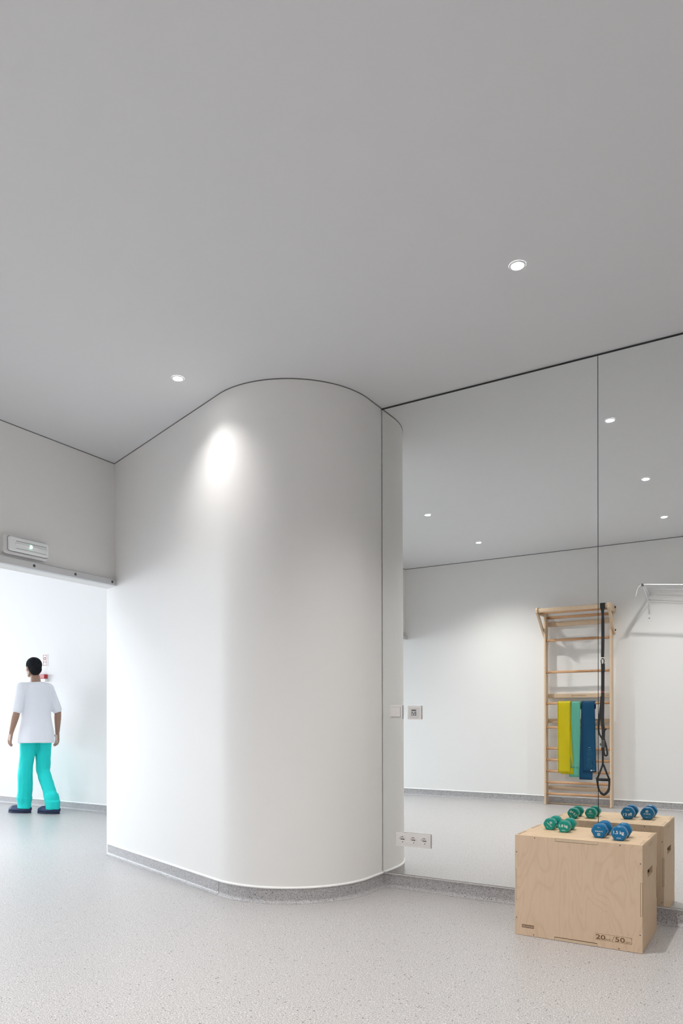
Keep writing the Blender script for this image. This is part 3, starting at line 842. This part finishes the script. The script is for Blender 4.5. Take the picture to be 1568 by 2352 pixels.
# hollow out round the bar is not seen; keep a wrapped pad
put('bar_wrap', bm, M_blackweb, t)
bm = nb(); ribbon(bm, [P3(SXc, 2.30, .023), P3(SXc, 2.27, .022), P3(SXc, 2.22, .012), P3(SXc, 2.14, .008), P3(SXc, 1.95, .006), P3(SXc - .004, 1.74, .005)], [.05, .036, .026, .034, .036, .034], .005); put('anchor_strap', bm, M_blackweb, t)
bm = nb()
cz = 1.700
path = [P3(SXc - .004 + .016 * math.cos(a) * (1 + .25 * math.sin(a)), cz - .012 + .036 * math.sin(a), .006) for a in [2 * PI * k / 20 for k in range(21)]]
tube(bm, path, .0055, 8, cap=False); put('carabiner', bm, M_hole, t)
bm = nb(); ribbon(bm, smoothpath([P3(SXc - .004, 1.665, .006), P3(SXc - .001, 1.55, .008), P3(SXc - .003, 1.35, .006), P3(SXc - .004, 1.2, .006), P3(SXc - .006, 1.02, .006), P3(SXc + .003, .90, .006), P3(SXc + .0, .78, .007), P3(SXc - .002, .68, .006)]), .036, .006); ms = put('main_strap', bm, M_blackweb, t)
bm = nb(); ribbon(bm, [P3(SXc + .004, 1.665, .012), P3(SXc + .006, 1.62, .012), P3(SXc + .004, 1.57, .012)], .034, .004); put('strap_end', bm, M_blackweb, ms)
bm = nb(); box(bm, SXc - .022, SXc + .016, SYc + .008, SYc + .012, 1.342, 1.350); put('red_stitching', bm, M_redtag, ms)
bm = nb(); ribbon(bm, smoothpath([P3(SXc - .012, 1.30, .002), P3(SXc - .030, 1.12, .004), P3(SXc - .048, .98, .004), P3(SXc - .044, .88, .004), P3(SXc - .012, .82, .004), P3(SXc + .0, .78, .004)]), [.03] * 12 + [.02] * 20, .003); put('side_strap', bm, M_blackweb, t)
bm = nb(); ribbon(bm, smoothpath([P3(SXc + .010, .88, .010), P3(SXc + .022, .915, .014), P3(SXc + .040, .930, .016)]), .016, .003); put('strap_tail', bm, M_blackweb, t)
bm = nb(); box(bm, SXc - .018, SXc + .022, SYc - .008, SYc + .018, .715, .80, bev=.006)
lathe(bm, [(0, .012), (.010, .011), (.016, .006), (.017, -.006), (0, -.006)], 16, basis(P3(SXc - .022, .752, .006), (-1, 0, 0), (0, 0, 1))); put('cam_buckle', bm, M_steel, t)
bm = nb(); ribbon(bm, smoothpath([P3(SXc + .012, .81, .006), P3(SXc + .032, .74, .010), P3(SXc + .046, .66, .012), P3(SXc + .040, .628, .012), P3(SXc + .018, .632, .012), P3(SXc + .008, .68, .010), P3(SXc + .006, .74, .008)]), .020, .003); put('strap_loop', bm, M_blackweb, t)
bm = nb(); ribbon(bm, [P3(SXc - .004, .70, .006), P3(SXc - .003, .60, .006), P3(SXc - .003, .52, .006)], .022, .006); put('lower_strap', bm, M_blackweb, t)
for sx in (-1, 1):
    bm = nb(); ribbon(bm, smoothpath([P3(SXc - .003, .53, .006), P3(SXc + sx * .012, .50, .006), P3(SXc + sx * .045, .41, .006), P3(SXc + sx * .068, .355, .006)]), .020, .004); put('handle_strap', bm, M_blackweb, t)
bm = nb(); tube(bm, [P3(SXc - .062, .352, .006), P3(SXc + .060, .352, .006)], .0165, 18); put('foam_grip', bm, M_foam, t)
bm = nb(); ribbon(bm, smoothpath([P3(SXc - .070, .372, .006), P3(SXc - .064, .32, .006), P3(SXc - .045, .235, .010), P3(SXc - .01, .192, .016), P3(SXc + .02, .188, .016), P3(SXc + .058, .235, .010), P3(SXc + .066, .30, .006), P3(SXc + .066, .372, .006)]), [.020] * 16 + [.028] * 16 + [.022] * 20, .005); put('foot_loop', bm, M_blackweb, t)

# ------------------------------------------------------------------ white drying rack / pulley bracket on the back wall
RX = -1.337
t = thing('wall_rack', 'white folding wire rack on a wall bracket, beside the wall bars', 'wall rack', (RX, YB, 2.18))
bm = nb()
pts = rrect(-.0135, .0135, 2.175, 2.470, .013)
lo = [bm.verts.new((RX + a, YB + .0005, b)) for a, b in pts]; hi = [bm.verts.new((RX + a, YB + .005, b)) for a, b in pts]; n = len(pts)
bm.faces.new(lo); bm.faces.new(hi[::-1])
for i in range(n): bm.faces.new((lo[i], lo[(i + 1) % n], hi[(i + 1) % n], hi[i]))
bmesh.ops.recalc_face_normals(bm, faces=bm.faces[:])
pl = put('wall_plate', bm, M_whitemetal, t)
for z in (2.19, 2.40, 2.45):
    bm = nb(); lathe(bm, [(0, .003), (.004, .002), (.006, 0), (0, 0)], 12, basis((RX, YB + .005, z), (-1, 0, 0), (0, 0, 1))); put('screw', bm, M_steel, pl)
fy = -.226
bm = nb()
d = V(0, fy - (YB + .005), .055); a = V(RX, YB + .004, 2.452)
tube(bm, [a, a + d], .015, 10, sx=1.0, sy=.5); put('arm', bm, M_whitemetal, t)
bm = nb(); tube(bm, [V(RX, fy - .02, 2.495), V(RX, YB + .03, 2.36), V(RX, YB + .006, 2.235)], .006, 8, sx=.5); put('stay', bm, M_whitemetal, t)
bm = nb(); box(bm, RX - .010, RX + .010, fy - .015, fy + .012, 2.490, 2.518, bev=.003); put('pulley_block', bm, M_steel, t)
dr = -.105
for nm, x0, y0, z0, r_, m_, x1 in (('front_rod', RX - .012, fy, 2.510, .0055, M_whitemetal, .25), ('rear_rod', RX + .0, YB + .085, 2.512, .0050, M_whitemetal, .25), ('cord', RX + .0, YB + .03, 2.395, .0028, M_wire, .25)):
    bm = nb(); tube(bm, [(x0 + (x1 - x0) * k / 8, y0, z0 + dr * (x1 - x0) * k / 8 * (.95 if nm != 'cord' else 1.25)) for k in range(9)], r_, 8); put(nm, bm, m_, t)
bm = nb(); tube(bm, [(RX, YB + .005, 2.46), (RX + .005, YB + .085, 2.515)], .006, 8); put('rear_arm', bm, M_whitemetal, t)
bm = nb(); tube(bm, smoothpath([(RX + .002, fy + .004, 2.500), (RX - .020, fy + .01, 2.498), (RX - .045, fy + .012, 2.470), (RX - .060, fy + .012, 2.420), (RX - .068, fy + .012, 2.385)]), .0028, 8); put('cord_tail', bm, M_cord, t)
bm = nb(); box(bm, .235, .262, YB + .0005, YB + .006, 2.05, 2.40, bev=.002); put('wall_plate', bm, M_whitemetal, t)
bm = nb(); tube(bm, [(.248, YB + .005, 2.31), (.248, fy, 2.355)], .007, 8); put('arm', bm, M_whitemetal, t)

# ------------------------------------------------------------------ corridor: fire sign and call point
YW = YCOR
t = thing('fire_alarm_sign', 'small white sign with red frame and red ring on the corridor wall', 'sign', (-7.752, YW, 1.72))
bm = nb(); box(bm, -7.800, -7.704, YW - .004, YW - .0005, 1.722, 1.876); sg = put('sign_board', bm, M_signw, t)
bm = nb(); e = .0012; fx0, fx1, fz0, fz1 = -7.790, -7.722, 1.732, 1.866
y0_, y1_ = YW - .005, YW - .004
for a, b, c, d in ((fx0, fx1, fz1 - .006, fz1), (fx0, fx1, fz0, fz0 + .006), (fx0, fx0 + .007, fz0, fz1), (fx1 - .007, fx1, fz0, fz1), (fx0, fx1, 1.774, 1.781)): box(bm, a, b, y0_, y1_, c, d)
lathe(bm, [(.011, 0), (.011, .001), (.0205, .001), (.0205, 0)], 28, basis((-7.756, YW - .004, 1.820), (1, 0, 0), (0, 0, 1)))
put('red_frame_and_ring', bm, M_signr, sg)
bm = nb()
for z in (1.764, 1.756, 1.748): box(bm, -7.779, -7.733, y0_, y1_, z, z + .003)
put('printed_lines', bm, M_grey, sg)
t = thing('fire_call_point', 'red fire alarm call point on the corridor wall below the sign', 'call point', (-7.79, YW, 1.535))
bm = nb(); box(bm, -7.874, -7.706, YW - .050, YW + .001, 1.572, 1.624, bev=.003); put('red_housing', bm, M_red, t)
bm = nb(); box(bm, -7.850, -7.818, YW - .053, YW - .049, 1.590, 1.606, bev=.001); put('white_button', bm, M_signw, t)
bm = nb(); box(bm, -7.800, -7.706, YW - .040, YW + .001, 1.534, 1.5715, bev=.003); put('lower_cover', bm, M_plast, t)

# ------------------------------------------------------------------ the person walking in the corridor
HD = V(-.995, .10, 0).normalized(); LS = V(-HD.y, HD.x, 0)      # heading, own left
PC = V(-7.330, 5.280, 0)
def B(f, l, z): return PC + HD * f + LS * l + V(0, 0, z)
_ico = None
def ico(n=2):
    global _ico
    if _ico is None:
        t = bmesh.new(); bmesh.ops.create_icosphere(t, subdivisions=n, radius=1); _ico = [v.co.copy() for v in t.verts]; t.free()
    return _ico
def cap2(bm, a, ra, b, rb):
    a = Vector(a); b = Vector(b); t = bmesh.new()
    for c in ico(): t.verts.new(a + c * ra); t.verts.new(b + c * rb)
    r = bmesh.ops.convex_hull(t, input=t.verts[:])
    g = [e for e in r['geom_interior'] if isinstance(e, bmesh.types.BMVert)]
    if g: bmesh.ops.delete(t, geom=list(set(g)), context='VERTS')
    add(bm, t)
def ell(bm, c, rf, rl, rz, tilt=0.0, yaw=0.0):
    """ellipsoid in body axes (forward, left, up)"""
    h = Matrix.Rotation(yaw, 3, 'Z') @ HD; l = Matrix.Rotation(yaw, 3, 'Z') @ LS; t = bmesh.new()
    bmesh.ops.create_icosphere(t, subdivisions=3, radius=1)
    for v in t.verts:
        q = Matrix.Rotation(tilt, 3, 'Y') @ V(v.co.x * rf, v.co.y * rl, v.co.z * rz)
        v.co = Vector(c) + h * q.x + l * q.y + V(0, 0, q.z)
    add(bm, t)
def hull(bm, rings):
    """convex hull between consecutive ellipses (centre, rf, rl)"""
    for (c0, a0, b0), (c1, a1, b1) in zip(rings, rings[1:]):
        t = bmesh.new()
        for c, a, b in ((c0, a0, b0), (c1, a1, b1)):
            for k in range(24):
                an = 2 * PI * k / 24; t.verts.new(Vector(c) + HD * (a * math.cos(an)) + LS * (b * math.sin(an)))
        bmesh.ops.convex_hull(t, input=t.verts[:]); add(bm, t)
def skinned(name, bm, m, parent, vox, it=6, wr=0.0, ws=9.0, dec=None):
    me = bpy.data.meshes.new('t'); bm.to_mesh(me); bm.free()
    o = bpy.data.objects.new('t', me); COL.objects.link(o)
    r = o.modifiers.new('r', 'REMESH'); r.mode = 'VOXEL'; r.voxel_size = vox
    s = o.modifiers.new('s', 'SMOOTH'); s.iterations = it; s.factor = .5
    dg = bpy.context.evaluated_depsgraph_get(); dg.update()
    me2 = bpy.data.meshes.new_from_object(o.evaluated_get(dg))
    bpy.data.objects.remove(o); bpy.data.meshes.remove(me)
    if wr:
        ns = [v.normal.copy() for v in me2.vertices]
        for v, n_ in zip(me2.vertices, ns):
            c = v.co; q = noise.noise(V(c.x * ws, c.y * ws, c.z * ws * .45)) + .5 * noise.noise(V(c.x * ws * 2.3 + 5, c.y * ws * 2.3, c.z * ws * 1.4))
            v.co = c + n_ * (q * wr)
    return put_mesh(name, me2, m, parent, smooth=True)

person = thing('person', 'person in white tunic and turquoise trousers walking away down the corridor', 'person', (PC.x, PC.y, 0))
LEAN = .02
hipL, hipR = B(.01, .085, .915), B(-.01, -.085, .915)
kneeL, kneeR = B(.085, .085, .500), B(.010, -.085, .485)
ankL, ankR = B(.140, .080, .095), B(-.190, -.080, .105)
shL, shR = B(.015, .175, 1.435), B(.045, -.175, 1.435)
elL, elR = B(-.015, .245, 1.165), B(-.030, -.245, 1.165)
wrL, wrR = B(.060, .270, .925), B(.010, -.265, .915)
# body: one continuous surface
bm = nb()
hull(bm, [(B(0, 0, .86), .085, .13), (B(0, 0, .95), .105, .165), (B(.01, 0, 1.08), .085, .135), (B(.02, 0, 1.25), .10, .150), (B(.025, 0, 1.38), .095, .155), (B(.02, 0, 1.47), .055, .10)])
for h_, k_, a_ in ((hipL, kneeL, ankL), (hipR, kneeR, ankR)):
    cap2(bm, h_, .082, k_, .054); cap2(bm, k_, .054, k_ + (a_ - k_) * .3 - HD * .015, .056); cap2(bm, k_ + (a_ - k_) * .3 - HD * .015, .056, a_, .036)
    cap2(bm, a_ - V(0, 0, .03) - HD * .03, .034, a_ - V(0, 0, .055) + HD * .10, .028); cap2(bm, a_, .036, a_ - V(0, 0, .03) - HD * .03, .034)
cap2(bm, B(.01, 0, 1.43), .065, B(.03, 0, 1.555), .054)
for s_, e_, w_, sd in ((shL, elL, wrL, 1), (shR, elR, wrR, -1)):
    cap2(bm, B(.02, sd * .10, 1.44), .055, s_, .052)
    cap2(bm, s_, .052, e_, .040); cap2(bm, e_, .040, e_ + (w_ - e_) * .3, .041); cap2(bm, e_ + (w_ - e_) * .3, .041, w_, .025)
    # hand: palm, four fingers each with two bends, thumb leaving the side of the palm
    d = (w_ - e_).normalized(); d = (d + V(0, 0, -.35)).normalized(); side = HD - d * HD.dot(d); side.normalize(); palm = d.cross(side).normalized() * (1 if (d.cross(side)).dot(LS) * sd < 0 else -1)
    c0 = w_; c1 = w_ + d * .085
    for q in (-.026, -.009, .009, .026): cap2(bm, c0 + side * q * .7, .0145, c1 + side * q, .0115)
    for q, L_ in ((.029, .068), (.010, .078), (-.010, .072), (-.029, .056)):
        p = c1 + side * q; dd = (d + palm * .18 + side * q * 2).normalized(); p1 = p + dd * L_ * .45
        dd2 = (d + palm * .55 + side * q * 2).normalized(); p2 = p1 + dd2 * L_ * .33
        dd3 = (d * .8 + palm * .85).normalized(); p3 = p2 + dd3 * L_ * .25
        cap2(bm, p, .0092, p1, .0085); cap2(bm, p1, .0085, p2, .0078); cap2(bm, p2, .0078, p3, .0068)
    p = c0 + side * .022 + d * .022; p1 = p + (side * .85 + d * .6 + palm * .3).normalized() * .038; p2 = p1 + (side * .2 + d * .95 + palm * .25).normalized() * .030; p3 = p2 + (d + palm * .2).normalized() * .022
    cap2(bm, p, .0125, p1, .0105); cap2(bm, p1, .0105, p2, .0092); cap2(bm, p2, .0092, p3, .0078)
# head, face turned along the heading
hc = B(.050, .012, 1.665)
def Hh(f, l, z): return hc + HD * f + LS * l + V(0, 0, z)
ell(bm, Hh(-.008, 0, .025), .097, .076, .090); ell(bm, Hh(.020, 0, -.030), .070, .062, .080)
cap2(bm, Hh(.062, 0, -.085), .020, Hh(.050, 0, -.070), .034)                       # chin
for sd in (1, -1):
    cap2(bm, Hh(-.02, sd * .052, -.055), .018, Hh(.045, sd * .025, -.085), .020)   # jaw line
    ell(bm, Hh(.060, sd * .036, -.022), .020, .020, .020)                          # cheek
    ell(bm, Hh(-.004, sd * .077, -.012), .020, .007, .031, tilt=.15)               # ear
    cap2(bm, Hh(.082, sd * .012, .024), .007, Hh(.072, sd * .044, .022), .008)     # brow
    ell(bm, Hh(.076, sd * .030, .004), .010, .013, .008)                           # eye
    ell(bm, Hh(.094, sd * .010, -.030), .008, .008, .007)                          # nostril wing
cap2(bm, Hh(.088, 0, .010), .0065, Hh(.108, 0, -.026), .009)                       # nose
cap2(bm, Hh(.084, .017, -.052), .005, Hh(.084, -.017, -.052), .005); cap2(bm, Hh(.083, .014, -.061), .0055, Hh(.083, -.014, -.061), .0055)  # lips
skinned('body', bm, M_skin, person, .0045, 4)
# hair: short, over crown and nape
bm = nb()
ell(bm, Hh(-.016, 0, .036), .100, .083, .090); ell(bm, Hh(-.045, 0, -.012), .066, .070, .075)
me_h = skinned('hair', bm, M_hair, person, .007, 4, .0025, 40)
# cut the hair back off the face
hb = bmesh.new(); hb.from_mesh(me_h.data)
org = ORG[person.name]
kill = []
for v in hb.verts:
    w = v.co + org - hc; f = w.dot(HD); z = w.z; l = abs(w.dot(LS))
    if f > .054 and z < .060 or f > .016 and z < -.006: kill.append(v)
bmesh.ops.delete(hb, geom=kill, context='VERTS'); hb.to_mesh(me_h.data); hb.free()
# tunic
bm = nb()
hull(bm, [(B(.005, 0, .808), .155, .212), (B(.003, 0, .95), .146, .200), (B(.012, 0, 1.10), .122, .172), (B(.022, 0, 1.27), .128, .180), (B(.026, 0, 1.39), .118, .175), (B(.022, 0, 1.475), .092, .138), (B(.020, 0, 1.505), .070, .090)])
for s_, e_, sd in ((shL, elL, 1), (shR, elR, -1)):
    cap2(bm, B(.02, sd * .09, 1.435), .068, s_, .067); cap2(bm, s_, .064, s_ + (e_ - s_) * .90, .062)
skinned('tunic', bm, M_tunic, person, .008, 6, .006, 7)
# trousers
bm = nb()
hull(bm, [(B(0, 0, .86), .105, .145), (B(0, 0, .96), .115, .165), (B(0, 0, 1.02), .10, .150)])
for h_, k_, a_ in ((hipL, kneeL, ankL), (hipR, kneeR, ankR)):
    m1 = k_ + (a_ - k_) * .55 - HD * .010; m2 = k_ + (a_ - k_) * .88 - HD * .012
    cap2(bm, h_ - V(0, 0, .02), .094, k_, .078); cap2(bm, k_, .080, m1, .078); cap2(bm, m1, .078, m2, .082)
    cap2(bm, m2 + V(0, 0, .03), .088, m2 - V(0, 0, .005), .084)
    q_ = V(a_.x, a_.y, 0)
    hull(bm, [(q_ - HD * .015 + V(0, 0, .052), .090, .066), (q_ - HD * .012 + V(0, 0, .15), .088, .078)])
skinned('trousers', bm, M_trous, person, .008, 5, .009, 9)
# clogs
for a_, tw in ((ankL, .42), (ankR, .36)):
    f_ = Matrix.Rotation(tw, 3, 'Z') @ HD; l_ = Matrix.Rotation(tw, 3, 'Z') @ LS; g_ = V(a_.x, a_.y, 0)
    bm = nb()
    def S(f, l, z): return g_ + f_ * f + l_ * l + V(0, 0, z)
    cap2(bm, S(-.065, 0, .048), .040, S(.03, 0, .052), .045); cap2(bm, S(.03, 0, .052), .045, S(.125, .0, .046), .042); cap2(bm, S(.125, 0, .046), .042, S(.165, -.0, .038), .030)
    ell(bm, S(.05, 0, .040), .135, .050, .038, yaw=tw)
    sh = skinned('clog', bm, M_clog, person, .006, 4)
    bm = nb()
    out = []
    for k in range(32):
        an = 2 * PI * k / 32; c, s_ = math.cos(an), math.sin(an); x = .05 + .148 * c; w = (.051 if c > 0 else .044) * s_
        out.append(S(x, w, 0))
    lo = [bm.verts.new(p + V(0, 0, .0015)) for p in out]; hi = [bm.verts.new(p + V(0, 0, .024)) for p in out]
    bm.faces.new(lo[::-1]); bm.faces.new(hi)
    for k in range(32): bm.faces.new((lo[k], lo[(k + 1) % 32], hi[(k + 1) % 32], hi[k]))
    bmesh.ops.recalc_face_normals(bm, faces=bm.faces[:])
    put('sole', bm, M_sole, sh)

# ------------------------------------------------------------------ light
w = bpy.data.worlds.new('World'); SC.world = w; w.use_nodes = True
bg = w.node_tree.nodes['Background']; bg.inputs['Color'].default_value = (.86, .93, 1.0, 1); bg.inputs['Strength'].default_value = 2.9
l = bpy.data.lights.new('window portal', 'AREA'); l.shape = 'RECTANGLE'; l.size = wz1 - wz0; l.size_y = wy1 - wy0; l.cycles.is_portal = True
lo = bpy.data.objects.new('window_portal', l); COL.objects.link(lo); lo.location = (XL - .21, (wy0 + wy1) / 2, (wz0 + wz1) / 2); lo.rotation_euler = (0, -PI / 2, 0)

# ------------------------------------------------------------------ camera
cam = bpy.data.cameras.new('Camera'); co = bpy.data.objects.new('Camera', cam); COL.objects.link(co)
f_px = 1668.0
cam.sensor_width = 36; cam.lens = 36 * f_px / 2352
co.location = (0, 0, 1.084); co.rotation_euler = (PI / 2, 0, math.atan((1805 - 784) / f_px))
cam.shift_y = (1650.5 - 1176) / 2352
cam.clip_start = .02
SC.camera = co
vs = SC.view_settings
vs.view_transform = 'Standard'; vs.look = 'None'; vs.gamma = 1; vs.exposure = 1.84; vs.use_curve_mapping = False
SC.cycles.max_bounces = 14; SC.cycles.diffuse_bounces = 10; SC.cycles.glossy_bounces = 6
SC.cycles.sample_clamp_indirect = 8
SC.cycles.caustics_reflective = True
